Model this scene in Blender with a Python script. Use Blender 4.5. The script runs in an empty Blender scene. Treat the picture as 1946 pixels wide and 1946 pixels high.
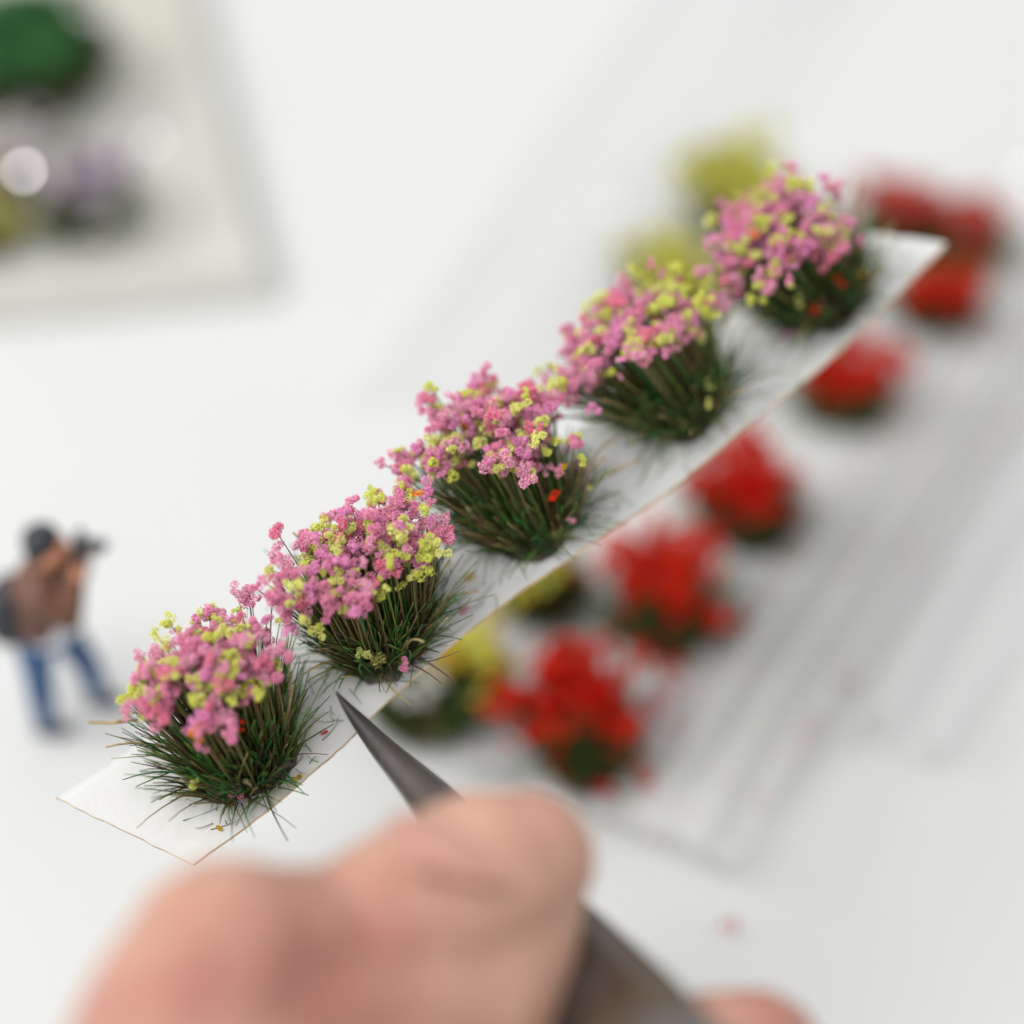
import bpy, math, random
import numpy as np
from mathutils import Vector, Matrix, noise
from mathutils.bvhtree import BVHTree

random.seed(7)
rng = np.random.default_rng(7)
SC = bpy.context.scene
COL = SC.collection
MM = 0.001                                     # everything below is thought out in millimetres

# ------------------------------------------------------------------ camera
PITCH = math.radians(48)
CAM = np.array([0.0, 0.0, 196.0])
FW = np.array([0, math.cos(PITCH), -math.sin(PITCH)])
UP = np.array([0, math.sin(PITCH), math.cos(PITCH)])
RT = np.array([1.0, 0, 0])
cd = bpy.data.cameras.new('camera')
cd.sensor_width = 24; cd.lens = 60; cd.sensor_fit = 'HORIZONTAL'
cd.clip_start = 0.005; cd.clip_end = 20
cd.dof.use_dof = True; cd.dof.focus_distance = 0.1975; cd.dof.aperture_fstop = 4.7
cam = bpy.data.objects.new('camera', cd); COL.objects.link(cam)
cam.location = CAM * MM
cam.rotation_euler = (math.pi / 2 - PITCH, 0, 0)
SC.camera = cam

# ------------------------------------------------------------------ light: a bright room and soft boxes
w = bpy.data.worlds.new('World'); SC.world = w; w.use_nodes = True
w.node_tree.nodes['Background'].inputs[0].default_value = (0.97, 0.985, 1.0, 1)
w.node_tree.nodes['Background'].inputs[1].default_value = 0.60
def area(name, loc, target, size, watts, col):
    l = bpy.data.lights.new(name, 'AREA'); l.shape = 'DISK'; l.size = size; l.energy = watts; l.color = col
    o = bpy.data.objects.new(name, l); COL.objects.link(o); o.location = loc
    o.rotation_euler = (Vector(target) - Vector(loc)).to_track_quat('-Z', 'Y').to_euler()
area('key_softbox', (-0.76, 0.17, 0.70), (0, 0.14, 0.02), 0.46, 4.0, (1.0, 0.985, 0.955))
area('top_softbox', (-0.28, -0.12, 0.98), (0, 0.14, 0), 0.55, 3.1, (1.0, 0.99, 0.97))
SC.view_settings.view_transform = 'Standard'; SC.view_settings.look = 'None'
SC.view_settings.exposure = 0.62; SC.view_settings.gamma = 1
SC.cycles.use_denoising = True
SC.cycles.max_bounces = 8; SC.cycles.transparent_max_bounces = 12
SC.cycles.sample_clamp_indirect = 8

# ------------------------------------------------------------------ geometry helpers
def P(px, py, d):                              # a point d mm deep along the view axis
    k = 0.4 / 1946
    return CAM + d * (FW + (px - 973) * k * RT - (py - 973) * k * UP)
def T(px, py, h=0.0):                          # a point on the table, h mm up
    k = 0.4 / 1946
    v = FW + (px - 973) * k * RT - (py - 973) * k * UP
    return CAM + v * ((h - CAM[2]) / v[2])
def cv(r, u, f):                               # vector given as right / up / forward of the view
    return r * RT + u * UP + f * FW
def unit(v):
    v = np.asarray(v, float); return v / np.linalg.norm(v)

def mesh(name, V, F, smooth=False, cols=None):
    me = bpy.data.meshes.new(name)
    V = np.asarray(V, float) * MM
    me.from_pydata(V.tolist(), [], F if isinstance(F, list) else F.tolist())
    if smooth: me.polygons.foreach_set('use_smooth', [True] * len(me.polygons))
    if cols is not None:
        a = me.color_attributes.new('tint', 'FLOAT_COLOR', 'POINT')
        c = np.ones((len(V), 4)); c[:, :3] = cols
        a.data.foreach_set('color', c.ravel())
    me.update()
    return me
def obj(name, me, mat=None, parent=None, loc=(0, 0, 0)):
    o = bpy.data.objects.new(name, me); COL.objects.link(o)
    if mat is not None and me is not None:
        if not me.materials: me.materials.append(None)
        if me.materials[0] is None: me.materials[0] = mat
        elif me.materials[0] is not mat:
            o.material_slots[0].link = 'OBJECT'; o.material_slots[0].material = mat
    if parent: o.parent = parent
    o.location = Vector(np.asarray(loc, float) * MM)
    return o
def tag(o, label=None, cat=None, group=None, kind=None):
    if label: o['label'] = label
    if cat: o['category'] = cat
    if group: o['group'] = group
    if kind: o['kind'] = kind
    return o
def thing(name, loc, label, cat, group=None, rot=None):
    o = bpy.data.objects.new(name, None); COL.objects.link(o)
    o.empty_display_size = 0.003
    o.location = Vector(np.asarray(loc, float) * MM)
    if rot is not None: o.rotation_euler = Matrix(rot.T.tolist()).transposed().to_euler() if False else Matrix(rot.tolist()).to_euler()
    return tag(o, label, cat, group)

# ------------------------------------------------------------------ materials
def mat(name, col=(0.8, 0.8, 0.8), rough=0.6, metal=0.0, var=0.0, vscale=400.0, bump=0.0, bscale=2000.0,
        sss=0.0, trans=0.0, tint=False, col2=None, spec=0.5, coat=0.0, sssr=0.002):
    m = bpy.data.materials.new(name); m.use_nodes = True
    nt = m.node_tree; N = nt.nodes; L = nt.links
    b = N['Principled BSDF']; out = N['Material Output']
    b.inputs['Base Color'].default_value = (*col, 1)
    b.inputs['Roughness'].default_value = rough
    b.inputs['Metallic'].default_value = metal
    b.inputs['Specular IOR Level'].default_value = spec
    b.inputs['Coat Weight'].default_value = coat
    tc = N.new('ShaderNodeTexCoord')
    src = None
    if tint:
        at = N.new('ShaderNodeAttribute'); at.attribute_name = 'tint'
        src = at.outputs['Color']
        L.new(src, b.inputs['Base Color'])
    elif var > 0 or col2 is not None:
        n = N.new('ShaderNodeTexNoise'); n.inputs['Scale'].default_value = vscale
        n.inputs['Detail'].default_value = 4
        L.new(tc.outputs['Object'], n.inputs['Vector'])
        r = N.new('ShaderNodeValToRGB'); L.new(n.outputs['Fac'], r.inputs['Fac'])
        c2 = col2 if col2 is not None else tuple(c * (1 - var) for c in col)
        r.color_ramp.elements[0].position = 0.35; r.color_ramp.elements[1].position = 0.65
        r.color_ramp.elements[0].color = (*c2, 1); r.color_ramp.elements[1].color = (*col, 1)
        src = r.outputs['Color']
        L.new(src, b.inputs['Base Color'])
    if bump > 0:
        n2 = N.new('ShaderNodeTexNoise'); n2.inputs['Scale'].default_value = bscale
        n2.inputs['Detail'].default_value = 5
        L.new(tc.outputs['Object'], n2.inputs['Vector'])
        bp = N.new('ShaderNodeBump'); bp.inputs['Strength'].default_value = bump
        bp.inputs['Distance'].default_value = 0.0002
        L.new(n2.outputs['Fac'], bp.inputs['Height']); L.new(bp.outputs['Normal'], b.inputs['Normal'])
    if sss > 0:
        b.inputs['Subsurface Weight'].default_value = sss
        b.inputs['Subsurface Radius'].default_value = (1.0, 0.45, 0.3)
        b.inputs['Subsurface Scale'].default_value = sssr
    if trans > 0:
        t = N.new('ShaderNodeBsdfTranslucent'); t.inputs['Color'].default_value = (*col, 1)
        if src is not None: L.new(src, t.inputs['Color'])
        mx = N.new('ShaderNodeMixShader'); mx.inputs['Fac'].default_value = trans
        L.new(b.outputs[0], mx.inputs[1]); L.new(t.outputs[0], mx.inputs[2])
        L.new(mx.outputs[0], out.inputs['Surface'])
    return m
def film(name, alpha, col=(0.9, 0.9, 0.9), rough=0.25):
    m = bpy.data.materials.new(name); m.use_nodes = True
    nt = m.node_tree; N = nt.nodes; L = nt.links
    b = N['Principled BSDF']; b.inputs['Base Color'].default_value = (*col, 1)
    b.inputs['Roughness'].default_value = rough
    b.inputs['Alpha'].default_value = alpha
    return m

M_table = mat('white_table', (0.55, 0.555, 0.543), 0.55, var=0.03, vscale=12)
M_paper = mat('paper', (0.68, 0.68, 0.665), 0.75, var=0.04, vscale=260, bump=0.25, bscale=1800, trans=0.2)
M_edge = mat('cut_card_edge', (0.80, 0.58, 0.36), 0.8, var=0.35, vscale=500)
M_blade = mat('grass_fibre', tint=True, rough=0.45, trans=0.15, spec=0.4)
M_glue = mat('dark_glue', (0.05, 0.04, 0.02), 0.5, var=0.4, vscale=900)
FOAM = dict(rough=0.85, spec=0.15, trans=0.48)
M_pink = [mat('pink_foam', (1.0, 0.50, 0.70), var=0.18, vscale=1.3, **FOAM),
          mat('rose_foam', (1.0, 0.60, 0.75), var=0.18, vscale=1.3, **FOAM),
          mat('mauve_foam', (1.0, 0.51, 0.79), var=0.18, vscale=1.3, **FOAM),
          mat('salmon_pink_foam', (1.0, 0.41, 0.57), var=0.18, vscale=1.3, **FOAM)]
M_lime = [mat('lime_foam', (0.92, 0.95, 0.26), var=0.2, vscale=1.3, **FOAM),
          mat('pale_lime_foam', (0.97, 0.98, 0.40), var=0.2, vscale=1.3, **FOAM)]
M_red = [mat('red_foam', (0.92, 0.018, 0.009), var=0.35, vscale=1.3, **FOAM),
         mat('scarlet_foam', (0.95, 0.045, 0.02), var=0.35, vscale=1.3, **FOAM)]
M_scar = mat('orange_red_foam', (0.85, 0.06, 0.02), **FOAM)
M_yel = mat('yellow_foam', (0.88, 0.66, 0.03), var=0.2, vscale=1.3, **FOAM)
M_oran = mat('orange_foam', (0.9, 0.42, 0.03), **FOAM)
M_white = mat('white_foam', (0.85, 0.84, 0.8), **FOAM)
M_lilac = mat('lilac_foam', (0.62, 0.44, 0.68), var=0.3, vscale=1.3, **FOAM)
M_olive = mat('olive_yellow_foam', (0.80, 0.74, 0.17), var=0.3, vscale=1.3, **FOAM)
M_leaf = mat('green_foam', (0.14, 0.42, 0.14), var=0.4, vscale=1.3, **FOAM)
M_dleaf = mat('dark_green_foam', (0.05, 0.20, 0.08), var=0.4, vscale=1.3, **FOAM)
M_stem = mat('dry_straw', (0.42, 0.31, 0.14), 0.6, var=0.3, vscale=900)
M_steel = mat('dark_steel', (0.19, 0.18, 0.18), 0.36, metal=0.8, col2=(0.12, 0.086, 0.055), vscale=110, bump=0.15, bscale=1500)
M_film = film('clear_film', 0.45, (0.66, 0.66, 0.65), 0.165)
M_film2 = film('thin_clear_film', 0.30, (0.74, 0.74, 0.74), 0.14)
M_film3 = film('faint_clear_film', 0.24, (0.7, 0.7, 0.7), 0.35)
M_foil = mat('glitter_foil', (0.9, 0.88, 0.9), 0.08, metal=1.0)

# ------------------------------------------------------------------ the setting
def grid_sheet(f, nu, nv):
    V = [f(i / nu, j / nv) for i in range(nu + 1) for j in range(nv + 1)]
    F = [(i * (nv + 1) + j, (i + 1) * (nv + 1) + j, (i + 1) * (nv + 1) + j + 1, i * (nv + 1) + j + 1)
         for i in range(nu) for j in range(nv)]
    return V, F
V, F = grid_sheet(lambda u, v: (-900 + 1800 * u, -500 + 1900 * v, 0), 8, 8)
tag(obj('table_top', mesh('table_top', V, F), M_table), kind='structure')

# ------------------------------------------------------------------ flower clumps (shared meshes, radius about 1 mm)
def chip(c, s):
    ax = rng.normal(size=(3, 3)); ax /= np.linalg.norm(ax, axis=1)[:, None]
    k = s * rng.uniform(0.6, 1.35, 5)
    V = [c + ax[0] * k[0], c - ax[0] * k[1], c + ax[1] * k[2], c - ax[1] * k[3], c + ax[2] * k[4], ]
    return V, [(0, 2, 4), (2, 1, 4), (1, 3, 4), (3, 0, 4), (0, 3, 2), (1, 2, 3)]
def make_clump(name, lobes, n, size, flat=0.75, spread=0.55):
    V, F = [], []
    cs = rng.normal(size=(lobes, 3)) * spread * np.array([1, 1, flat]) * 0.7
    rs = rng.uniform(0.30, 0.5, lobes)
    for _ in range(n):
        k = rng.integers(lobes)
        d = unit(rng.normal(size=3))
        p = cs[k] + d * rs[k] * rng.uniform(0.72, 1.12)
        v, f = chip(p, size * rng.uniform(0.7, 1.4))
        o = len(V); V += v; F += [tuple(o + i for i in t) for t in f]
    return mesh(name, V, F)
CLUMPS = [make_clump('flower_clump', int(rng.integers(3, 7)), 330, 0.105) for _ in range(12)]
SMALLC = [make_clump('small_clump', 2, 90, 0.16, spread=0.4) for _ in range(5)]
COARSE = [make_clump('coarse_clump', int(rng.integers(3, 6)), 75, 0.19, spread=0.8) for _ in range(8)]

def put_clump(name, meshes, m, parent, loc, size, up=None):
    me = meshes[rng.integers(len(meshes))]
    o = bpy.data.objects.new(name, me); COL.objects.link(o)
    if not me.materials: me.materials.append(m)
    o.material_slots[0].link = 'OBJECT'; o.material_slots[0].material = m
    if parent: o.parent = parent
    o.location = Vector(np.asarray(loc, float) * MM)
    o.scale = (size, size, size * rng.uniform(0.75, 1.0))
    o.rotation_euler = (rng.uniform(-0.6, 0.6), rng.uniform(-0.6, 0.6), rng.uniform(0, 6.28))
    return o

# ------------------------------------------------------------------ blades
GREENS = 1.55 * np.array([[0.032, 0.100, 0.015], [0.016, 0.060, 0.012], [0.075, 0.130, 0.020], [0.100, 0.095, 0.022],
                   [0.012, 0.140, 0.040], [0.120, 0.075, 0.035], [0.070, 0.032, 0.026], [0.055, 0.055, 0.014],
                   [0.24, 0.19, 0.075]])
GW = np.array([0.24, 0.15, 0.15, 0.12, 0.08, 0.11, 0.08, 0.05, 0.045]); GW /= GW.sum()
def tubes(paths, radii, cols, sides=3, taper=0.45):
    """paths: list of (k,3) arrays; returns V, F, C"""
    V, F, C = [], [], []
    for pth, r, c in zip(paths, radii, cols):
        k = len(pth)
        d0 = unit(pth[-1] - pth[0])
        a = unit(np.cross(d0, [0.3, 0.9, 0.31] if abs(d0[1]) < 0.8 else [1, 0, 0.2])); b = np.cross(d0, a)
        o = len(V)
        for i, p in enumerate(pth):
            rr = r * (1 - (1 - taper) * i / (k - 1))
            for s in range(sides):
                t = 6.28318 * s / sides
                V.append(p + rr * (math.cos(t) * a + math.sin(t) * b))
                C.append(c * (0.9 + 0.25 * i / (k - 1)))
        for i in range(k - 1):
            for s in range(sides):
                s2 = (s + 1) % sides
                F.append((o + i * sides + s, o + i * sides + s2, o + (i + 1) * sides + s2, o + (i + 1) * sides + s))
        F.append(tuple(o + (k - 1) * sides + s for s in range(sides)))
    return V, F, np.clip(np.array(C), 0, 1)
def bend_path(p0, p1, sag, n=5):
    t = np.linspace(0, 1, n)[:, None]
    mid = (p0 + p1) / 2 + sag
    return (1 - t) ** 2 * p0 + 2 * t * (1 - t) * mid + t ** 2 * p1

def tuft(name, base, R, crown, rx, ry, heads, label, cat, group, *, palette, n_blades=900, size=(0.55, 1.0),
         base_r=4.3, meshes=None, thin=0.075, fan=1.0, dark=1.0, hmax=None, dry=7, dome=2.1, low_heads=0, specials=()):
    """base, crown in world mm. R: 3x3 columns = local axes (x along the row, z the normal)."""
    meshes = meshes or CLUMPS
    root = thing(name, base, label, cat, group, rot=R)
    c = R.T @ (np.asarray(crown) - base)
    lean, H = np.array([c[0], c[1], 0]), c[2]
    # glue pad
    n = 26
    V = [(0, 0, 0.55)]; F = []
    for ring, (rr, hh) in enumerate(((0.6, 0.5), (0.92, 0.3), (1.02, 0.02))):
        for i in range(n):
            a = 6.28318 * i / n; q = base_r * rr * (1 + 0.10 * math.sin(3 * a + base[0]) + 0.07 * rng.uniform(-1, 1))
            V.append((q * math.cos(a), q * math.sin(a), hh))
    for i in range(n):
        j = (i + 1) % n
        F.append((0, 1 + i, 1 + j))
        for k in range(2): F.append((1 + k * n + i, 1 + (k + 1) * n + i, 1 + (k + 1) * n + j, 1 + k * n + j))
    obj('glue_pad', mesh('glue_pad', V, F, True), M_glue, root)
    paths, radii, cols = [], [], []
    # heads of flowers, each with a stem
    hp = []
    bunch = []
    nbun = 12
    for i in range(nbun):
        q = math.sqrt((i + rng.uniform(0, 1)) / nbun) * 0.93; a = i * 2.39996 + rng.uniform(-0.5, 0.5)
        bunch.append((rx * q * math.cos(a), ry * q * math.sin(a), q, rng.normal() * 0.55, rng.uniform(0.75, 1.3)))
    for i in range(heads):
        bx, by, q, bh, bs = bunch[rng.integers(nbun)]
        o3 = rng.normal(size=3) * np.array([1.25, 0.95, 0.68]) * bs * (rx / 6.5)
        p = np.array([bx, by, H + dome * (0.5 - q * q) + bh]) + o3 + lean
        hp.append(p)
    for i in range(low_heads):
        a = rng.uniform(0, 6.28318); q = rng.uniform(0.8, 1.35) * base_r
        hp.append(np.array([q * math.cos(a), q * math.sin(a), rng.uniform(0.6, H * 0.5)]))
    for i, p in enumerate(hp):
        low = i >= heads
        m = palette(i)
        s = rng.uniform(*size) * (0.7 if low else 1.0) * (0.9 if m in M_lime else 1.0)
        o = put_clump('flower_clump', meshes, m, root, p, s)
        a = math.atan2(p[1] - lean[1], p[0] - lean[0])
        q = min(0.85, math.hypot((p[0] - lean[0]) / rx, (p[1] - lean[1]) / ry) * 0.8)
        b = np.array([base_r * q * math.cos(a), base_r * q * math.sin(a), 0.2])
        if not low or rng.uniform() < 0.6:
            paths.append(bend_path(b, p, np.array([0, 0, 0.8]) + rng.normal(size=3) * 0.35))
            radii.append(thin * rng.uniform(1.0, 1.5))
            cols.append(GREENS[rng.choice(9, p=GW)] * 1.2 if rng.uniform() < 0.6 else np.array([0.27, 0.20, 0.09]))
    for loc, m, s, lab in specials:
        o = put_clump('flower_clump', SMALLC, m, root, loc, s); o['label'] = lab
    # blades, in leaning bundles
    BC = [(rng.uniform(-1, 1, 2) * base_r, rng.normal(size=2) * 0.20, rng.uniform(0.8, 1.15), rng.uniform(0.55, 1.5)) for _ in range(16)]
    for i in range(n_blades):
        q = math.sqrt(rng.uniform(0, 1)); a = rng.uniform(0, 6.28318)
        b = np.array([base_r * q * math.cos(a), base_r * q * math.sin(a), 0.1])
        tilt = (0.06 + 0.50 * q ** 2.0 * fan + abs(rng.normal()) * 0.12)
        if q > 0.82 and rng.uniform() < 0.30: tilt = rng.uniform(0.8, 1.42)
        ta = a + rng.normal() * 0.45
        L = rng.uniform(0.62, 1.0) * (H - 1.2) * (1.0 - 0.25 * q)
        if tilt > 0.8: L = rng.uniform(0.14, 0.62) * H
        d = np.array([math.cos(ta) * math.sin(tilt), math.sin(ta) * math.sin(tilt), math.cos(tilt)])
        e = b + d * L + lean * (L / H) * 0.8 * (d[2] > 0.6)
        e[2] = max(e[2], 0.12)
        bc = min(BC, key=lambda z: (z[0][0] - b[0]) ** 2 + (z[0][1] - b[1]) ** 2)
        e[:2] += bc[1] * L * 0.5; e[2] *= 1 + (bc[2] - 1) * 0.8
        if rng.uniform() < 0.12: e[:2] += rng.normal(size=2) * L * 0.28
        sag = np.array([0, 0, 1.0]) * L * (0.05 + 0.12 * math.sin(tilt)) + rng.normal(size=3) * L * 0.045
        paths.append(bend_path(b, e, sag, 5)); radii.append(thin * rng.uniform(0.75, 1.3))
        cc = GREENS[rng.choice(9, p=GW)]
        cols.append(cc * rng.uniform(0.6, 1.4) * dark * bc[3] ** 0.5)
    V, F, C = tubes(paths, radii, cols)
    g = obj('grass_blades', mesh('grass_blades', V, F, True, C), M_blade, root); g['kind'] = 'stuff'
    for i in range(dry):
        a = rng.uniform(0, 6.28318)
        b = np.array([base_r * 0.8 * math.cos(a), base_r * 0.8 * math.sin(a), 0.3])
        tilt = rng.uniform(0.3, 1.0); L = rng.uniform(5.5, 9)
        d = np.array([math.cos(a) * math.sin(tilt), math.sin(a) * math.sin(tilt), math.cos(tilt)])
        V, F, C = tubes([bend_path(b, b + d * L, np.array([0, 0, 1.1]) + rng.normal(size=3) * 0.5, 8)], [thin * 1.5], [np.array([.4, .3, .15])], sides=5, taper=0.7)
        obj('dry_stem', mesh('dry_stem', V, F, True), M_stem, root)
    return root

# ------------------------------------------------------------------ the paper strip
EDGE = np.array([(367, 1642), (465, 1574), (567, 1490), (667, 1403), (738, 1328), (859, 1222), (930, 1166), (1005, 1109),
                 (1079, 1063), (1148, 1014), (1200, 980), (1259, 944), (1373, 847), (1455, 777), (1538, 719),
                 (1621, 640), (1704, 562), (1797, 461)], float)
seg = np.r_[0, np.cumsum(np.linalg.norm(np.diff(EDGE, axis=0), axis=1))]; seg /= seg[-1]
def front(s):
    px = np.interp(s, seg, EDGE[:, 0]); py = np.interp(s, seg, EDGE[:, 1])
    d = 195.5 + 23.5 * s - 1.5 * math.sin(math.pi * s)
    return P(px, py, d)
def wvec(s):
    return (1 - s) * cv(11.3, -4.6, -4.4) + s * cv(9.6, -2.0, -5.6)
def strip(s, t):                               # t = 0 front edge, 1 back edge
    p = sum(front(min(1, max(0, s + ds))) * wt for ds, wt in ((-.03, .25), (0, .5), (.03, .25)))
    if s < 0.03 or s > 0.97: p = front(s)
    return p - wvec(s) * t
def frame_at(s, t=0.5):
    p = strip(s, t)
    x = unit(strip(min(1, s + .05), t) - strip(max(0, s - .05), t))
    wv = unit(wvec(s))
    z = unit(np.cross(wv, x))
    if z @ FW > 0: z = -z
    y = np.cross(z, x)
    return p, np.column_stack([x, y, z])
def strip_solve(px, py):                       # which (s, t) of the strip lies behind this spot of the picture
    best = None
    for s in np.linspace(0, 1, 101):
        for t in np.linspace(-0.2, 1.2, 29):
            p = strip(s, t) - CAM; d = p @ FW
            x = 973 + (p @ RT) / d * 4865; y = 973 - (p @ UP) / d * 4865
            e = (x - px) ** 2 + (y - py) ** 2
            if best is None or e < best[0]: best = (e, s, t)
    return best[1], best[2]
NU, NV = 150, 14
TH = 0.26
Vt, Vb = [], []
for i in range(NU + 1):
    for j in range(NV + 1):
        s, t = i / NU, j / NV
        p, R = frame_at(s, t)
        z = R[:, 2]
        rag = 0.10 * noise.noise(Vector((s * 70, 3.1 * (j == 0) + 7.7 * (j == NV), 0))) + 0.05 * noise.noise(Vector((s * 260, j == 0, 4)))
        if j in (0, NV): p = p + unit(wvec(s)) * rag
        if i in (0, NU): p = p + R[:, 0] * 0.16 * noise.noise(Vector((t * 9, i, 2)))
        p = p + z * 0.10 * noise.noise(Vector((s * 14, t * 3, 0)))
        Vt.append(p); Vb.append(p - z * TH)
origin = strip(0.5, 0.5)
n1 = len(Vt); V = np.array(Vt + Vb) - origin
F = []; FM = []
def ix(i, j): return i * (NV + 1) + j
for i in range(NU):
    for j in range(NV):
        a, b, c, d = ix(i, j), ix(i + 1, j), ix(i + 1, j + 1), ix(i, j + 1)
        F += [(a, b, c, d), (n1 + d, n1 + c, n1 + b, n1 + a)]
        if j == NV - 1: F.append((d, c, n1 + c, n1 + d))
st = thing('paper_strip', origin, 'long white paper strip held in the tweezers with five pink flower tufts on it', 'paper strip')
obj('paper_sheet', mesh('paper_sheet', V, F, True), M_paper, st)
loop = [ix(0, j) for j in range(NV, 0, -1)] + [ix(i, 0) for i in range(NU)] + [ix(NU, j) for j in range(NV + 1)]
ctr = V[[ix(i, NV // 2) for i in range(NU + 1)]]
Ve, Fe = [], []
L_ = len(loop)
for k, a in enumerate(loop):
    s = (a // (NV + 1))
    out = unit(V[a] - V[ix(min(NU - 1, max(1, s)), NV // 2)])
    n_ = (V[a] - V[n1 + a]) / TH
    Ve += [V[a] + out * 0.03 + n_ * 0.01, V[n1 + a] + out * 0.03 - n_ * 0.01]
for k in range(L_ - 1):
    k2 = k + 1
    Fe.append((2 * k, 2 * k + 1, 2 * k2 + 1, 2 * k2))
obj('cut_edge', mesh('cut_edge', Ve, Fe), M_edge, st)

# ------------------------------------------------------------------ the five pink tufts on the strip
def pal_pink(i):
    u = rng.uniform()
    if u < 0.66: return M_pink[rng.choice(4, p=[.4, .3, .15, .15])]
    if u < 0.996: return M_lime[rng.integers(2)]
    return M_oran if u < 0.998 else M_scar
TUFTS = [  # base px, crown px, rx, ry, heads, label
    ((455, 1432), (383, 1282), 6.4, 4.6, 285, 'pink and lime flower tuft nearest the bare front end of the paper strip', [((1.9, -4.2, 5), M_scar, 0.5)]),
    ((725, 1196), (682, 1050), 7.2, 3.9, 300, 'sharp pink and lime flower tuft on the strip just behind the tweezer tip', [((-1.8, -3.0, 6.5), M_scar, 0.45)]),
    ((1005, 980), (920, 830), 6.7, 4.5, 300, 'middle pink tuft of the strip, with one yellow and one red bloom', []),
    ((1280, 768), (1182, 636), 7.2, 4.6, 285, 'pink tuft on the strip, fourth from the front, leaning left over open dark grass', []),
    ((1550, 562), (1475, 446), 6.6, 5.6, 290, 'blurred pink tuft nearest the far end of the strip, red specks in its grass', []),
]
for k, (bp, cp, rx, ry, nh, lab, sp) in enumerate(TUFTS):
    s, t = strip_solve(*bp)
    base, R = frame_at(s, min(0.8, max(0.2, t)))
    N_ = R[:, 2]; Hh = 9.7
    # crown: where the sight line meets the height Hh above the paper
    v = P(cp[0], cp[1], 1) - CAM
    d = ((base + N_ * Hh - CAM) @ N_) / (v @ N_)
    crown = CAM + v * d
    specials = []
    def at_pix(px, py, h):
        v = P(px, py, 1) - CAM; d = ((base + N_ * h - CAM) @ N_) / (v @ N_)
        return R.T @ (CAM + v * d - base)
    if k == 0: specials = [(at_pix(277, 1287, 10), M_scar, .6, 'small red bloom at the left of the pink crown'), (at_pix(458, 1375, 7), M_scar, .45, 'small red bloom in the grass')]
    if k == 1: specials = [(at_pix(711, 1119, 7), M_scar, .5, 'small red bloom under the pink crown'), (at_pix(793, 937, 12), M_oran, .5, 'small orange bloom on top')]
    if k == 2: specials = [(at_pix(1070, 890, 8), M_yel, .6, 'single yellow bloom'), (at_pix(1051, 941, 6.5), M_scar, .62, 'single red bloom on a thin stem')]
    if k == 3: specials = [(at_pix(1345, 768, 4), M_lime[1], .5, 'tiny lime bloom low in the grass')]
    if k == 4: specials = [(at_pix(1603, 465, 6), M_scar, .6, 'red bloom at the right side'), (at_pix(1600, 535, 5), M_scar, .6, 'red bloom in the grass'),
                           (at_pix(1547, 586, 4), M_scar, .75, 'red bloom low at the front'), (at_pix(1630, 520, 4), M_yel, .5, 'yellow bloom at the right edge'), (at_pix(1520, 575, 5), M_lime[1], .6, 'pale lime bloom low at the front')]
    tuft('flower_tuft', base, R, crown, rx, ry, nh, lab, 'flower tuft', 'pink flower tufts on the paper strip',
         palette=pal_pink, n_blades=900, size=(0.42, 0.98), base_r=4.4, low_heads=5, specials=specials, thin=0.085)

# crumbs lying on the paper
CR = [((575, 1488), M_yel, .55, 'yellow crumb on the front edge of the paper strip, right of the nearest tuft'),
      ((423, 1571), M_yel, .38, 'tiny yellow crumb on the paper in front of the nearest tuft'),
      ((438, 1524), M_scar, .5, 'dark red crumb at the foot of the nearest tuft'),
      ((512, 1485), M_scar, .5, 'dark red crumb among lime bits, right foot of the nearest tuft'),
      ((622, 1402), M_scar, .35, 'tiny red-brown crumb on the paper left of the tweezer blade'),
      ((888, 1105), M_yel, .5, 'yellow crumb on the paper behind the second tuft'),
      ((1070, 1018), M_lime[1], 1.0, 'large lime clump on the paper at the foot of the middle tuft'),
      ((790, 1240), M_pink[0], .5, 'pink crumb on the paper, right foot of the second tuft'),
      ((882, 1155), M_pink[1], .7, 'pale pink crumb near the strip edge between second and middle tufts'),
      ((664, 1262), M_pink[2], .62, 'round pink crumb in the splayed grass just above the tweezer tip'),
      ((1180, 960), M_leaf, .3, 'tiny dark green crumb near the strip edge right of the middle tuft')]
for (px, py), m, s, lab in CR:
    a, b = strip_solve(px, py)
    p, R = frame_at(a, min(.97, max(.03, b)))
    o = put_clump('foam_crumb', SMALLC, m, None, p + R[:, 2] * s * 0.45, s)
    tag(o, lab, 'crumb', 'loose foam crumbs on the strip')
# stray fibres lying on the paper
paths, radii, cols = [], [], []
for i in range(170):
    s = rng.uniform(0.04, 0.99); t = rng.uniform(0.02, 0.6)
    p, R = frame_at(s, t)
    a = rng.uniform(0, 6.28); L = rng.uniform(0.5, 3.2)
    q = p + (R[:, 0] * math.cos(a) + R[:, 1] * math.sin(a)) * L
    paths.append(bend_path(p + R[:, 2] * .12, q + R[:, 2] * rng.uniform(.12, .6), rng.normal(size=3) * .25))
    radii.append(0.045); cols.append(GREENS[rng.choice(9, p=GW)] * 1.3)
V, F, C = tubes(paths, radii, cols)
tag(obj('loose_fibres', mesh('loose_fibres', np.array(V) - origin, F, True, C), M_blade, None, origin),
    'fine green and brown grass fibres shed over the paper strip', 'grass fibres', kind='stuff')
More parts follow.
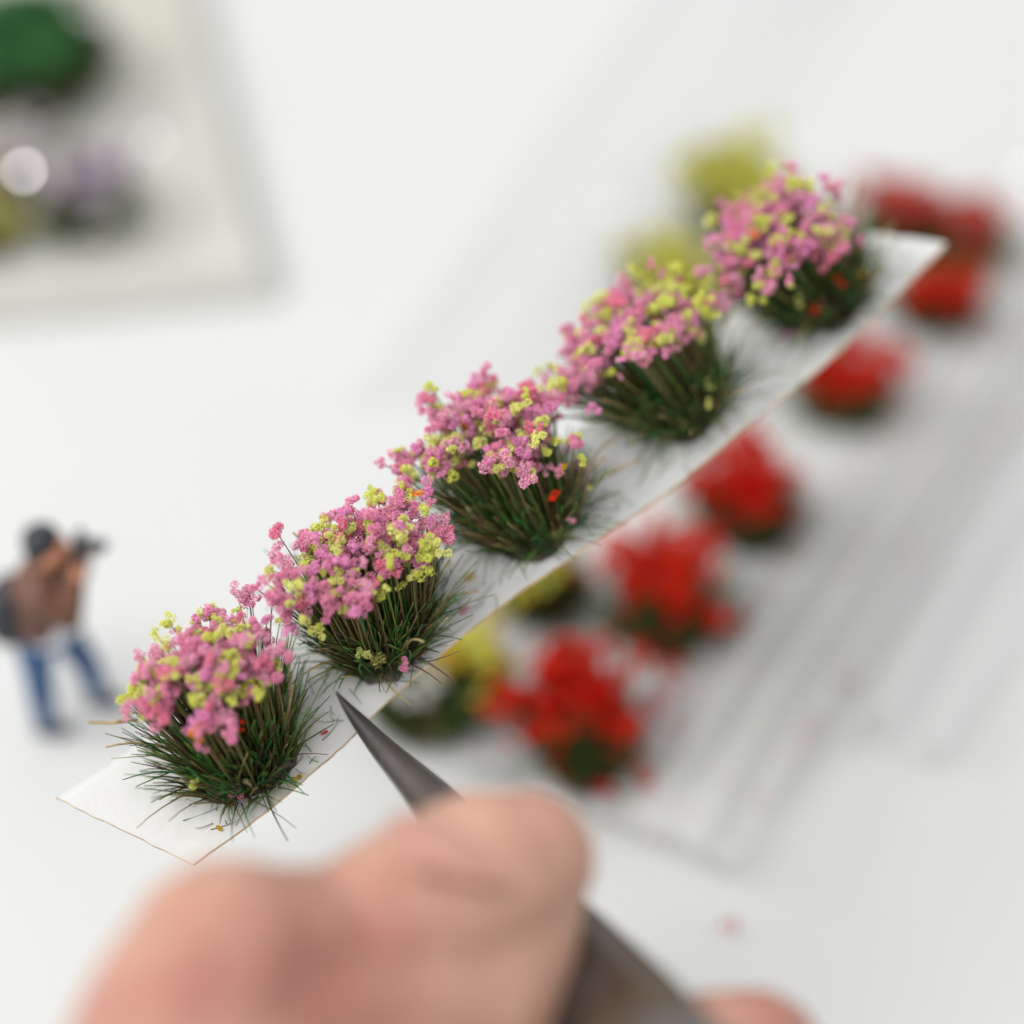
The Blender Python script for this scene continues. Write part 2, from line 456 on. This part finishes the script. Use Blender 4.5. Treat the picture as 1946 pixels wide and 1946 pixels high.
# the long pale stray stems at the left end
for pts, dd, lab, m in (([(168, 1373), (215, 1374), (262, 1368)], (201, 201, 201), 'pale forked straw sticking out left of the nearest tuft', M_stem),
                        ([(510, 1075 + 50), (560, 1050), (700, 1020)], (203, 203, 203), None, None)):
    if lab is None: continue
    q = [P(*a, d) for a, d in zip(pts, dd)]
    V, F, C = tubes([np.array(q), np.array([q[1], P(240, 1362, 200.6), P(275, 1345, 200)])], [0.13, 0.08], [np.ones(3)] * 2, sides=6, taper=1)
    tag(obj('straw', mesh('straw', np.array(V) - q[0], F, True), m, None, q[0]), lab, 'straw')

# ------------------------------------------------------------------ background tufts on the table
UPR = np.eye(3)
def pal_of(*ms):
    return lambda i: ms[rng.integers(len(ms))]
def table_tuft(name, bp, cp, H, rx, ry, n, label, pal, group='red flower tufts in the tray', h0=0.6, **kw):
    base = T(*bp, h0)
    a = rng.uniform(-0.4, 0.4)
    R = np.array([[math.cos(a), -math.sin(a), 0], [math.sin(a), math.cos(a), 0], [0, 0, 1]])
    crown = T(*cp, h0 + H)
    tuft(name, base, R, crown, rx, ry, n, label, 'flower tuft', group, palette=pal, n_blades=kw.pop('nb', 420), size=kw.pop('size', (0.75, 1.35)),
         base_r=kw.pop('base_r', 4.6), meshes=COARSE, thin=0.12, dry=2, **kw)
M_pred = mat('faded_red_foam', (0.88, 0.12, 0.09), var=0.3, vscale=1.3, **FOAM)
red = pal_of(*M_red, *M_red, M_scar)
table_tuft('red_flower_tuft', (1110, 1425), (1085, 1318), 8, 6.2, 6.0, 105, 'bright red flower tuft nearest the thumb, front of the red row', red, low_heads=8)
table_tuft('red_flower_tuft', (1262, 1185), (1265, 1080), 8, 6.0, 5.0, 84, 'red flower tuft with scattered blooms, second from the front of the red row', red, low_heads=9)
table_tuft('red_flower_tuft', (1425, 985), (1400, 895), 8, 6.2, 5.0, 84, 'red flower tuft in the middle of the red row, beside the strip edge', red, low_heads=9)
table_tuft('red_flower_tuft', (1600, 765), (1605, 690), 7, 6.0, 4.4, 80, 'broad flat red flower tuft, fourth from the front of the red row', red)
table_tuft('red_flower_tuft', (1775, 580), (1790, 540), 7, 4.6, 3.0, 30, 'dark tuft with few red blooms just below the far end of the strip', red, low_heads=4)
table_tuft('red_flower_tuft', (1830, 470), (1830, 408), 7, 4.2, 3.6, 30, 'soft red tuft behind the far tip of the strip, rightmost of all', pal_of(M_pred))
table_tuft('red_flower_tuft', (1715, 440), (1700, 375), 7, 4.6, 3.4, 36, 'soft red tuft behind the far end of the strip, beside the last pink tuft', pal_of(M_pred))
table_tuft('yellow_flower_tuft', (830, 1330), (885, 1235), 7, 3.4, 4.2, 30, 'dark tuft with yellow blooms and white bits below the strip edge', pal_of(M_yel, M_yel, M_lime[0]), group='mixed tufts beneath the strip', nb=520)
table_tuft('white_flower_tuft', (790, 1350), (795, 1285), 6, 2.6, 2.0, 9, 'dark grass tuft with a few white blooms beside the tweezer blade', pal_of(M_white), group='mixed tufts beneath the strip', nb=450, base_r=4.0)
table_tuft('yellow_flower_tuft', (1030, 1120), (1005, 1100), 7, 3.8, 3.2, 22, 'olive tuft with pale yellow and orange blooms half hidden by the strip', pal_of(M_lime[0], M_yel, M_olive, M_leaf), group='mixed tufts beneath the strip')
table_tuft('yellow_bush', (1408, 420), (1400, 330), 9, 5.4, 5.2, 95, 'round olive yellow bush behind the last pink tuft', pal_of(M_olive, M_olive, M_lime[0]), group='olive yellow bushes', nb=250, size=(1.1, 1.8))
table_tuft('yellow_bush', (1275, 570), (1262, 500), 8, 4.8, 3.6, 70, 'smaller olive yellow bush between the fourth and last pink tufts', pal_of(M_olive, M_olive, M_lime[0]), group='olive yellow bushes', nb=250, size=(1.1, 1.7))

# loose red blooms round the row
for (px, py), m, s, lab in (
        ((1335, 1190), M_red[0], 1.9, 'red bloom lying right of the second red tuft, left of a pair'),
        ((1388, 1185), M_red[1], 1.5, 'red bloom lying right of the second red tuft, right of a pair'),
        ((1292, 1268), M_red[1], 1.5, 'dull red bloom lying between the two front red tufts'),
        ((1205, 1450), M_red[0], 1.5, 'red bloom lying at the right foot of the front red tuft'),
        ((1148, 1500), M_red[1], 1.2, 'small red bloom lying just above the fingertip'),
        ((1245, 1345), M_red[1], 1.4, 'red bloom lying right of the front red tuft'),
        ((920, 1300), M_red[0], 1.1, 'single red bloom between the yellow and the front red tuft'),
        ((1095, 1110), M_red[1], 1.6, 'soft red bloom under the strip, left of the second red tuft'),
        ((1390, 1758), M_red[0], .7, 'tiny red crumb by the tray corner at the bottom'),
        ((1610, 1300), M_red[1], .8, 'faint red crumb on the clear tray at the right')):
    p = T(px, py, s * .55 + .9)
    tag(put_clump('red_bloom', COARSE, m, None, p, s), lab, 'bloom', 'loose red blooms')

# ------------------------------------------------------------------ board with plants, top left
def prism(poly, z0, z1, bev=0.6):
    poly = [np.array(p) for p in poly]; n = len(poly); c = sum(poly) / n
    V = [];
    for z, k in ((z0, 0), (z1 - bev, 0), (z1, bev)):
        for p in poly:
            q = p + unit(c - p) * k; V.append((q[0], q[1], z))
    F = [tuple(range(2 * n, 3 * n)), tuple(range(n - 1, -1, -1))]
    for r in range(2):
        for i in range(n):
            j = (i + 1) % n; F.append((r * n + i, r * n + j, (r + 1) * n + j, (r + 1) * n + i))
    return V, F
M_board = mat('cream_board', (0.43, 0.415, 0.36), 0.7, col2=(0.48, 0.475, 0.44), vscale=60, var=.1)
c1 = T(528, 528, 3.4)[:2]; c2 = T(328, -250, 3.4)[:2]; c4 = T(-700, 645, 3.4)[:2]
c3 = c4 + (c2 - c1)
V, F = prism([c4, c1, c2, c3], 0.05, 3.4, 2.6)
og = np.array([*c1, 0.0])
tag(obj('display_board', mesh('display_board', np.array(V) - og, F), M_board, None, og), 'thick pale cream board with miniature shrubs standing on it', 'board')
table_tuft('green_shrub', (50, 190), (35, 60), 10, 7, 8, 110, 'dark green shrub at the top left corner of the board', pal_of(M_leaf, M_leaf, M_dleaf), group='shrubs on the board', h0=3.5, nb=400, size=(1.3, 2.0), base_r=6)
table_tuft('dark_shrub', (135, 130), (135, 75), 6, 3.6, 3.6, 40, 'small blackish shrub to the right of the green shrub', pal_of(M_dleaf, mat('slate_foam', (0.04, 0.045, 0.055), **FOAM)), group='shrubs on the board', h0=3.5, nb=300, size=(1.1, 1.7))
table_tuft('lilac_tuft', (160, 415), (165, 330), 7, 6.6, 4.6, 48, 'grey lilac flower tuft in front of the green shrub', pal_of(M_lilac, M_white, M_lilac), group='shrubs on the board', h0=3.5, nb=420)
table_tuft('lilac_tuft', (60, 330), (50, 265), 7, 4.4, 3.6, 26, 'pale lilac tuft at the left, behind the grey lilac one', pal_of(M_lilac, M_white, M_white), group='shrubs on the board', h0=3.5, nb=160)
table_tuft('olive_tuft', (-40, 450), (-40, 400), 5, 4.0, 3.6, 20, 'olive tuft cut by the left edge of the frame', pal_of(M_olive), group='shrubs on the board', h0=3.5, nb=150)

# ------------------------------------------------------------------ clear plastic tray and film at the right
def film_sheet(corner, far, left, prof, nu, nv, z0):
    cx = corner[:2]; du = far[:2] - cx; dv = left[:2] - cx
    def f(u, v):
        p = cx + du * u + dv * v
        return (p[0], p[1], z0 + prof(u, v))
    V, F = grid_sheet(f, nu, nv)
    return V, F
A_, B_, C_ = T(1392, 1712), T(2120, 480), T(860, 1500)
def g(x, c, s): return math.exp(-((x - c) / s) ** 2)
def tray_prof(u, v):
    rim = 7 * (g(v, 0.0, 0.022) + 0.85 * g(u, 0.0, 0.012))
    folds = 5.5 * g(v, 0.17 + 0.02 * math.sin(u * 7), 0.045) + 4.5 * g(v, 0.33 + 0.03 * math.sin(u * 5 + 1), 0.06) * (0.5 + 0.5 * math.sin(u * 4 + 1))
    return rim + folds * min(1, u * 6) + 1.6 * noise.noise(Vector((u * 3, v * 6, 0))) + 0.5 * noise.noise(Vector((u * 9, v * 16, 2)))
V, F = film_sheet(A_, B_, C_, tray_prof, 60, 90, 0.35)
og = np.array([*A_[:2], 0])
tr = obj('plastic_tray', mesh('plastic_tray', np.array(V) - og, F, True), M_film, None, og)
tag(tr, 'clear folded plastic tray with a rounded corner under the red flower tufts', 'tray')
A2, B2, C2 = T(1790, 1480), T(2300, 700), T(1500, 1400)
def loose_prof(u, v):
    return 7 * g(v, 0.45 + 0.10 * math.sin(u * 3), 0.13) + 5 * g(v, 0.85, 0.08) + 4 * g(v, 0.08, 0.10) + 0.8 * noise.noise(Vector((u * 3, v * 4, 3)))
V, F = film_sheet(A2, B2, C2, loose_prof, 40, 50, 0.5)
og = np.array([*A2[:2], 0])
tag(obj('plastic_film', mesh('plastic_film', np.array(V) - og, F, True), M_film2, None, og), 'loose crinkled clear film beside the tray at the far right', 'plastic film', 'clear plastic films')
A3, B3, C3 = T(640, 760), T(1330, -200), T(1150, 800)
V, F = film_sheet(A3, B3, C3, lambda u, v: 1.2 * g(v, .12, .10) + 1.0 * g(v, .5 + .1 * u, .16) + 0.8 * noise.noise(Vector((u * 3, v * 3, 8))), 40, 40, 0.7)
og = np.array([*A3[:2], 0])
tag(obj('plastic_film', mesh('plastic_film', np.array(V) - og, F, True), M_film3, None, og), 'flat clear film lying behind the pink tufts in the upper middle', 'plastic film', 'clear plastic films')

# glitter flakes that catch the key light
key = np.array([-760, 170, 700.0])
for (px, py), s, h, lab in (((45, 325), 0.52, 14, 'bright glitter flake among the lilac blooms at the left edge'),
                       ((292, 265), 0.22, 6, 'faint glitter flake on the board right of the lilac tufts'),
                       ((1350, 1778), 0.15, 4, 'glitter flake by the tray corner near the tweezers'),
                       ((1345, 1880), 0.22, 2, 'glitter flake beside the tweezer handle near the frame bottom'),
                       ((1165, 395), 0.15, 2, 'faint glitter flake on the film behind the fourth tuft'),
                       ((1950, 330), 0.20, 2, 'glitter flake at the right edge of the picture')):
    p = T(px, py, h)
    n = unit(unit(key - p) + unit(CAM - p))
    a = unit(np.cross(n, [0, 0, 1])); b = np.cross(n, a)
    V = [p + s * (a * math.cos(t) + b * math.sin(t)) for t in np.arange(6) * 1.0472] 
    V = [v - p for v in V] + [v - p - n * 0.05 for v in V]
    F = [(0, 1, 2, 3, 4, 5), (11, 10, 9, 8, 7, 6)] + [(i, 6 + i, 6 + (i + 1) % 6, (i + 1) % 6) for i in range(6)]
    tag(obj('glitter_flake', mesh('glitter_flake', V, F), M_foil, None, p), lab, 'glitter', 'glitter flakes')

# fine crumbs over the tray
V, F, = [], []
cols = []
for i in range(170):
    u, v = rng.uniform(0, 1) ** 0.8, rng.uniform(-0.05, 0.5)
    q = A_[:2] + (B_[:2] - A_[:2]) * u + (C_[:2] - A_[:2]) * v
    vv, ff = chip(np.array([*q, 0.9 + max(0, tray_prof(u, v))]), rng.uniform(0.12, 0.42))
    c = [(.75, .2, .35), (.7, .08, .06), (.6, .6, .15), (.8, .5, .55)][rng.integers(4)]
    o = len(V); V += vv; F += [tuple(o + i for i in t) for t in ff]; cols += [c] * len(vv)
og = np.array([*A_[:2], 0])
M_crumb = mat('foam_dust', tint=True, rough=.9)
tag(obj('foam_dust', mesh('foam_dust', np.array(V) - og, F, False, np.array(cols)), M_crumb, None, og), 'fine pink, red and yellow foam dust scattered over the clear tray', 'foam dust', kind='stuff')

# ------------------------------------------------------------------ organic shapes: spheres along bones, fused to one skin
def icos():
    import bmesh
    bm = bmesh.new(); bmesh.ops.create_icosphere(bm, subdivisions=2, radius=1)
    V = np.array([v.co[:] for v in bm.verts]); F = np.array([[v.index for v in f.verts] for f in bm.faces]); bm.free()
    return V, F
IV, IF = icos()
def blob(name, chains, voxel, smooth=6, extra=()):
    """chains: lists of (point mm, radius mm or (rx,ry,rz)); fused by voxel remesh"""
    V, F, o = [], [], 0
    def ball(p, r):
        nonlocal o
        V.append(IV * np.asarray(r) + p); F.append(IF + o); o += len(IV)
    for ch in chains:
        for (p, r), (q, s) in zip(ch[:-1], ch[1:]):
            p, q = np.asarray(p, float), np.asarray(q, float)
            r, s = np.asarray(r, float) * np.ones(3), np.asarray(s, float) * np.ones(3)
            n = max(2, int(np.linalg.norm(q - p) / (0.22 * min(r.min(), s.min()))))
            for t in np.linspace(0, 1, n):
                tt = t * t * (3 - 2 * t)
                ball(p + (q - p) * t, r + (s - r) * tt)
    for p, r in extra: ball(np.asarray(p, float), r)
    me = bpy.data.meshes.new('tmp')
    me.from_pydata(np.vstack(V).tolist(), [], np.vstack(F).tolist())
    ob = bpy.data.objects.new('tmp', me); COL.objects.link(ob)
    m = ob.modifiers.new('r', 'REMESH'); m.mode = 'VOXEL'; m.voxel_size = voxel; m.use_smooth_shade = True
    m2 = ob.modifiers.new('s', 'SMOOTH'); m2.iterations = smooth; m2.factor = 0.5
    dg = bpy.context.evaluated_depsgraph_get(); dg.update()
    out = bpy.data.meshes.new_from_object(ob.evaluated_get(dg))
    bpy.data.objects.remove(ob); bpy.data.meshes.remove(me)
    out.name = name
    return out
def rebase(me, og):
    me.transform(Matrix.Translation(Vector(-np.asarray(og)))); me.transform(Matrix.Scale(MM, 4)); me.update()
    return me

# ---- the hand
def H_(px, py, d, r): return (P(px, py, d - 8), r * (d - 8) / d)
thumb = [H_(997, 1634, 177.5, 5.2), H_(922, 1672, 176.5, 6.5), H_(795, 1748, 175, 7.0), H_(660, 1840, 173, 7.2), H_(545, 1852, 171, 7.6),
         H_(435, 1842, 168, 7.6), H_(365, 2010, 164, 8.6), H_(310, 2300, 158, 10.5), H_(420, 2750, 152, 15)]
pad = [H_(988, 1674, 178.5, 5.0), H_(950, 1800, 177, 5.6), H_(880, 1930, 174.5, 6.2), H_(700, 1960, 171, 7), H_(520, 2020, 167, 8), H_(420, 2200, 160, 9)]
index = [H_(1430, 2022, 176, 5.4), H_(1330, 2075, 175.5, 7.0), H_(1130, 2220, 173, 7.8), H_(980, 2420, 170, 8.6), H_(900, 2750, 166, 10)]
middle = [H_(1560, 2290, 177, 6.0), H_(1400, 2330, 178, 7.4), H_(1230, 2480, 178, 8.4), H_(1050, 2800, 172, 10)]
ring = [H_(1520, 2560, 180, 6.0), H_(1390, 2600, 180, 7.2), H_(1250, 2760, 178, 8.0), H_(1080, 3000, 172, 9.5)]
little = [H_(1440, 2850, 180, 5.2), H_(1330, 2880, 179, 6.2), H_(1150, 3050, 176, 8)]
palm = [H_(420, 2750, 152, 15), H_(700, 2950, 160, 15), H_(1000, 3050, 168, 12)]
arm = [H_(560, 2900, 156, 17), H_(560, 3500, 130, 19), H_(560, 4200, 108, 22)]
hm = blob('hand', [thumb, pad, index, middle, ring, little, palm, arm], 0.55, 10)
og = P(900, 2300, 160)
bvh = BVHTree.FromPolygons([v.co[:] for v in hm.vertices], [p.vertices[:] for p in hm.polygons])
def skin_mat():
    m = mat('skin', (0.46, 0.265, 0.19), 0.45, col2=(0.35, 0.145, 0.11), vscale=75, bump=0.35, bscale=900, sss=0.25, sssr=0.003, spec=0.35)
    return m
M_skin = skin_mat()
hand = obj('hand', rebase(hm, og), M_skin, None, og)
tag(hand, 'large blurred bare hand gripping the tweezers, thumb on top, in the foreground', 'hand')
# thumb nail: a curved plate let into the skin
ax = unit(P(930, 1650, 178) - P(700, 1585, 175)); nrm = unit(cv(-0.22, 0.88, -0.42)); nrm = unit(nrm - ax * (nrm @ ax)); sd = np.cross(nrm, ax)
cN = P(872, 1592, 164)
hit = bvh.ray_cast(Vector(cN + nrm * 30), Vector(-nrm))
V, F, idx = [], [], {}
if hit[0] is not None:
    c0 = np.array(hit[0]) - nrm * 0.02
    RN = 5.6
    for i in range(29):
        for j in range(25):
            u, v = (i / 14 - 1), (j / 12 - 1)
            if abs(u) ** 3 + abs(v) ** 4 > 1.03: continue
            a = v * 0.72
            idx[i, j] = len(V)
            V.append(c0 + ax * u * 4.3 + sd * RN * math.sin(a) + nrm * (RN * (math.cos(a) - 1) - 0.7 * u * u - 0.25 * max(0, -u)))
    for i in range(28):
        for j in range(24):
            k = [(i, j), (i + 1, j), (i + 1, j + 1), (i, j + 1)]
            if all(q in idx for q in k): F.append(tuple(idx[q] for q in k))
    M_nail = mat('nail', (0.47, 0.25, 0.195), 0.30, col2=(0.45, 0.215, 0.17), vscale=120, sss=0.2)
    nl = obj('thumb_nail', mesh('thumb_nail', np.array(V) - og, F, True), M_nail, hand)
    md = nl.modifiers.new('t', 'SOLIDIFY'); md.thickness = 0.0004; md.offset = 0

# ---- the tweezers: two tapering arms
def arm_mesh(cl, widths, thick, wdir, off):
    """cl: centreline pts; widths half; cross-section rounded; returns V,F"""
    V, F = [], []
    n = len(cl); K = 10
    for i, (p, hw, th) in enumerate(zip(cl, widths, thick)):
        ax_ = unit(cl[min(n - 1, i + 1)] - cl[max(0, i - 1)])
        w_ = unit(wdir - ax_ * (wdir @ ax_)); t_ = np.cross(ax_, w_)
        if t_ @ FW > 0: t_ = -t_
        for a, b in ((-1, -.25), (-.82, .45), (-.4, .8), (0, .92), (.4, .8), (.82, .45), (1, -.25), (.9, -.8), (0, -.85), (-.9, -.8)):
            V.append(p + w_ * hw * a + t_ * th * b)
    for i in range(n - 1):
        for k in range(K):
            F.append((i * K + k, i * K + (k + 1) % K, (i + 1) * K + (k + 1) % K, (i + 1) * K + k))
    F.append(tuple(range(K))); F.append(tuple(range(n * K - 1, (n - 1) * K - 1, -1)))
    return V, F
ts, tt = strip_solve(641, 1319)
tip, Rt = frame_at(ts, tt)
tip_d = (tip - CAM) @ FW
def tw(px, py, d, hw, th): return (P(px, py, d), hw, th)
k0 = tip_d
up_arm = [tw(639, 1315, k0 - 0.5, .10, .10), tw(652, 1334, k0 - 1.2, .30, .18), tw(680, 1368, k0 - 3, .62, .3), tw(722, 1416, k0 - 5.8, 1.0, .42),
          tw(775, 1470, k0 - 9.2, 1.35, .5), tw(835, 1535, k0 - 13.2, 1.8, .6), tw(940, 1658, k0 - 21, 2.55, .7), tw(1052, 1788, k0 - 28.5, 3.45, .8),
          tw(1165, 1922, k0 - 36, 4.3, .9), tw(1350, 2140, k0 - 46, 4.6, .9), tw(1700, 2600, k0 - 64, 4.6, .9), tw(2100, 3150, k0 - 82, 3.6, .9)]
cl = [np.array(a[0]) for a in up_arm]
# smooth-resample
def resample(cl, hw, th, n):
    t0 = np.r_[0, np.cumsum(np.linalg.norm(np.diff(np.array(cl), axis=0), axis=1))]
    t = np.linspace(0, 1, n) ** 1.5 * t0[-1]
    c = np.column_stack([np.interp(t, t0, np.array(cl)[:, k]) for k in range(3)])
    for _ in range(3): c[1:-1] = (c[:-2] + 2 * c[1:-1] + c[2:]) / 4
    return list(c), np.interp(t, t0, hw), np.interp(t, t0, th)
c_, w_, h_ = resample(cl, [a[1] for a in up_arm], [a[2] for a in up_arm], 60)
wd = cv(0.70, 0.62, 0.22)
twz = thing('tweezers', tip, 'dark steel tweezers with a fine point gripping the paper strip, held by the hand', 'tweezers')
V, F = arm_mesh(c_, w_, h_, wd, 0)
obj('tweezer_arm', mesh('tweezer_arm', np.array(V) - tip, F, True), M_steel, twz)
# lower arm: beneath the paper, behind the upper one
c2_ = []
L0 = np.linalg.norm(np.array(c_[-1]) - c_[0])
for p in c_:
    l = np.linalg.norm(p - c_[0])
    gap = 1.3 + 4.4 * math.sin(min(1, l / 95) * math.pi) ** 0.8
    v = unit(p - CAM)
    c2_.append(p + v * gap + cv(0.16, 0.12, 0) * max(0, min(gap - 2.8, 4)) * 0.9)
V, F = arm_mesh(c2_, w_ * 0.92, h_, wd, 0)
obj('tweezer_arm', mesh('tweezer_arm', np.array(V) - tip, F, True), M_steel, twz)

# ------------------------------------------------------------------ the miniature photographer
F1, F2 = T(90, 1392), T(190, 1338)
mid = (F1 + F2) / 2
fig = thing('miniature_figure', mid, 'tiny photographer figure in brown jacket, blue jeans and backpack, aiming a black camera', 'figurine')
def L3(x, y, z): return np.array([x + 0.2 * max(0, z - 12), y, z], float) if z > 12 else np.array([x, y, z], float)
f1, f2 = F1 - mid, F2 - mid
hip1, hip2 = L3(-2.2, -0.6, 12.6), L3(0.0, 1.0, 12.8)
kn1, kn2 = L3(-2.0, -1.8, 7.2), L3(1.9, 1.3, 7.0)
pel = L3(-1.3, 0.2, 13.4); che = L3(-2.5, 0.2, 19.2); nek = L3(-2.1, 0.1, 22.6); hd = L3(-1.7, 0, 25.0)
sh1, sh2 = L3(-1.8, -2.2, 20.6), L3(-1.8, 2.4, 20.6)
el1, el2 = L3(0.9, -2.7, 18.4), L3(0.9, 2.6, 18.8)
ha1, ha2 = L3(1.2, -1.0, 23.0), L3(1.4, 1.0, 23.2)
def fb(chains, vox=0.28, extra=(), sm=3): 
    me = blob('figure_part', chains, vox, sm, extra); me.transform(Matrix.Scale(MM, 4)); return me
M_fskin = mat('painted_skin', (0.62, 0.27, 0.15), 0.6)
M_jack = mat('brown_jacket_paint', (0.10, 0.045, 0.03), 0.6, col2=(0.16, 0.065, 0.035), vscale=300)
M_jean = mat('blue_jeans_paint', (0.035, 0.10, 0.24), 0.6, var=0.35, vscale=400)
M_dark = mat('near_black_paint', (0.012, 0.014, 0.02), 0.45, var=0.2, vscale=300)
M_shirt = mat('white_shirt_paint', (0.62, 0.64, 0.68), 0.6)
M_shoe = mat('grey_shoe_paint', (0.06, 0.07, 0.09), 0.6)
body = fb([[(pel, 2.2), (che, (2.2, 2.7, 2.4)), (nek, 1.0), (hd, (1.75, 1.6, 2.1))],
           [(che, 2.2), (sh1, 1.2), (el1, 0.9), (ha1, 0.75)], [(che, 2.2), (sh2, 1.2), (el2, 0.9), (ha2, 0.75)],
           [(pel, 1.9), (hip1, 1.5), (kn1, 1.05), (f1 + L3(0, 0, 1.0), 0.75), (f1 + L3(1.4, 0, .7), .6)],
           [(pel, 1.9), (hip2, 1.5), (kn2, 1.05), (f2 + L3(0, 0, 1.0), 0.75), (f2 + L3(1.4, 0, .7), .6)]],
          extra=[(hd + L3(1.8, 0, -0.2), (.5, .35, .45)), (hd + L3(0.2, -1.6, 0), (.4, .25, .5)), (hd + L3(0.2, 1.6, 0), (.4, .25, .5))])
obj('body', body, M_fskin, fig)
obj('jacket', fb([[(L3(-1.6, 0.1, 14.4), (2.6, 2.8, 1.6)), (che, (2.3, 2.9, 2.6)), (L3(-2.0, 0, 22), 1.7)],
                  [(che, 2.5), (sh1, 1.65), (el1, 1.35), (ha1 * .75 + el1 * .25, 1.05)], [(che, 2.5), (sh2, 1.65), (el2, 1.35), (ha2 * .75 + el2 * .25, 1.05)]]), M_jack, fig)
obj('shirt_hem', fb([[(L3(-1.2, 0.2, 13.6), (2.7, 2.8, 1.2)), (L3(-0.2, 0.1, 14.8), (2.5, 2.5, 1.6))]]), M_shirt, fig)
obj('jeans', fb([[(L3(-1.3, .2, 12.9), (2.5, 2.6, 1.3)), (hip1, 1.8), (kn1, 1.4), (f1 + L3(0, 0, 1.9), 1.1)], [(pel - L3(0, 0, .6), 2.2), (hip2, 1.8), (kn2, 1.4), (f2 + L3(0, 0, 1.9), 1.1)]]), M_jean, fig)
for f in (f1, f2):
    obj('shoe', fb([[(f + L3(-.3, 0, .8), .95), (f + L3(1.9, 0, .6), .75)]]), M_shoe, fig)
obj('hair', fb([[(hd + L3(-.5, 0, .9), (1.9, 1.85, 1.6)), (hd + L3(-.9, 0, 0), (1.4, 1.7, 1.6))]]), M_dark, fig)
obj('backpack', fb([[(L3(-4.9, .1, 18.4), (1.9, 2.2, 1.7)), (L3(-4.4, .1, 14.4), (2.5, 2.6, 2.2))]]), M_dark, fig)
cm = fb([[(L3(1.0, -1.3, 25.0), (.6, .7, .9)), (L3(1.0, 1.3, 25.0), (.6, .7, .9))]], extra=[(L3(.8, 0, 26), (.6, .6, .5))])
co = obj('camera_body', cm, M_dark, fig)
obj('camera_lens', fb([[(L3(1.2, 0, 25.0), .7), (L3(2.9, 0, 25.1), .78)]]), M_dark, fig).parent = fig
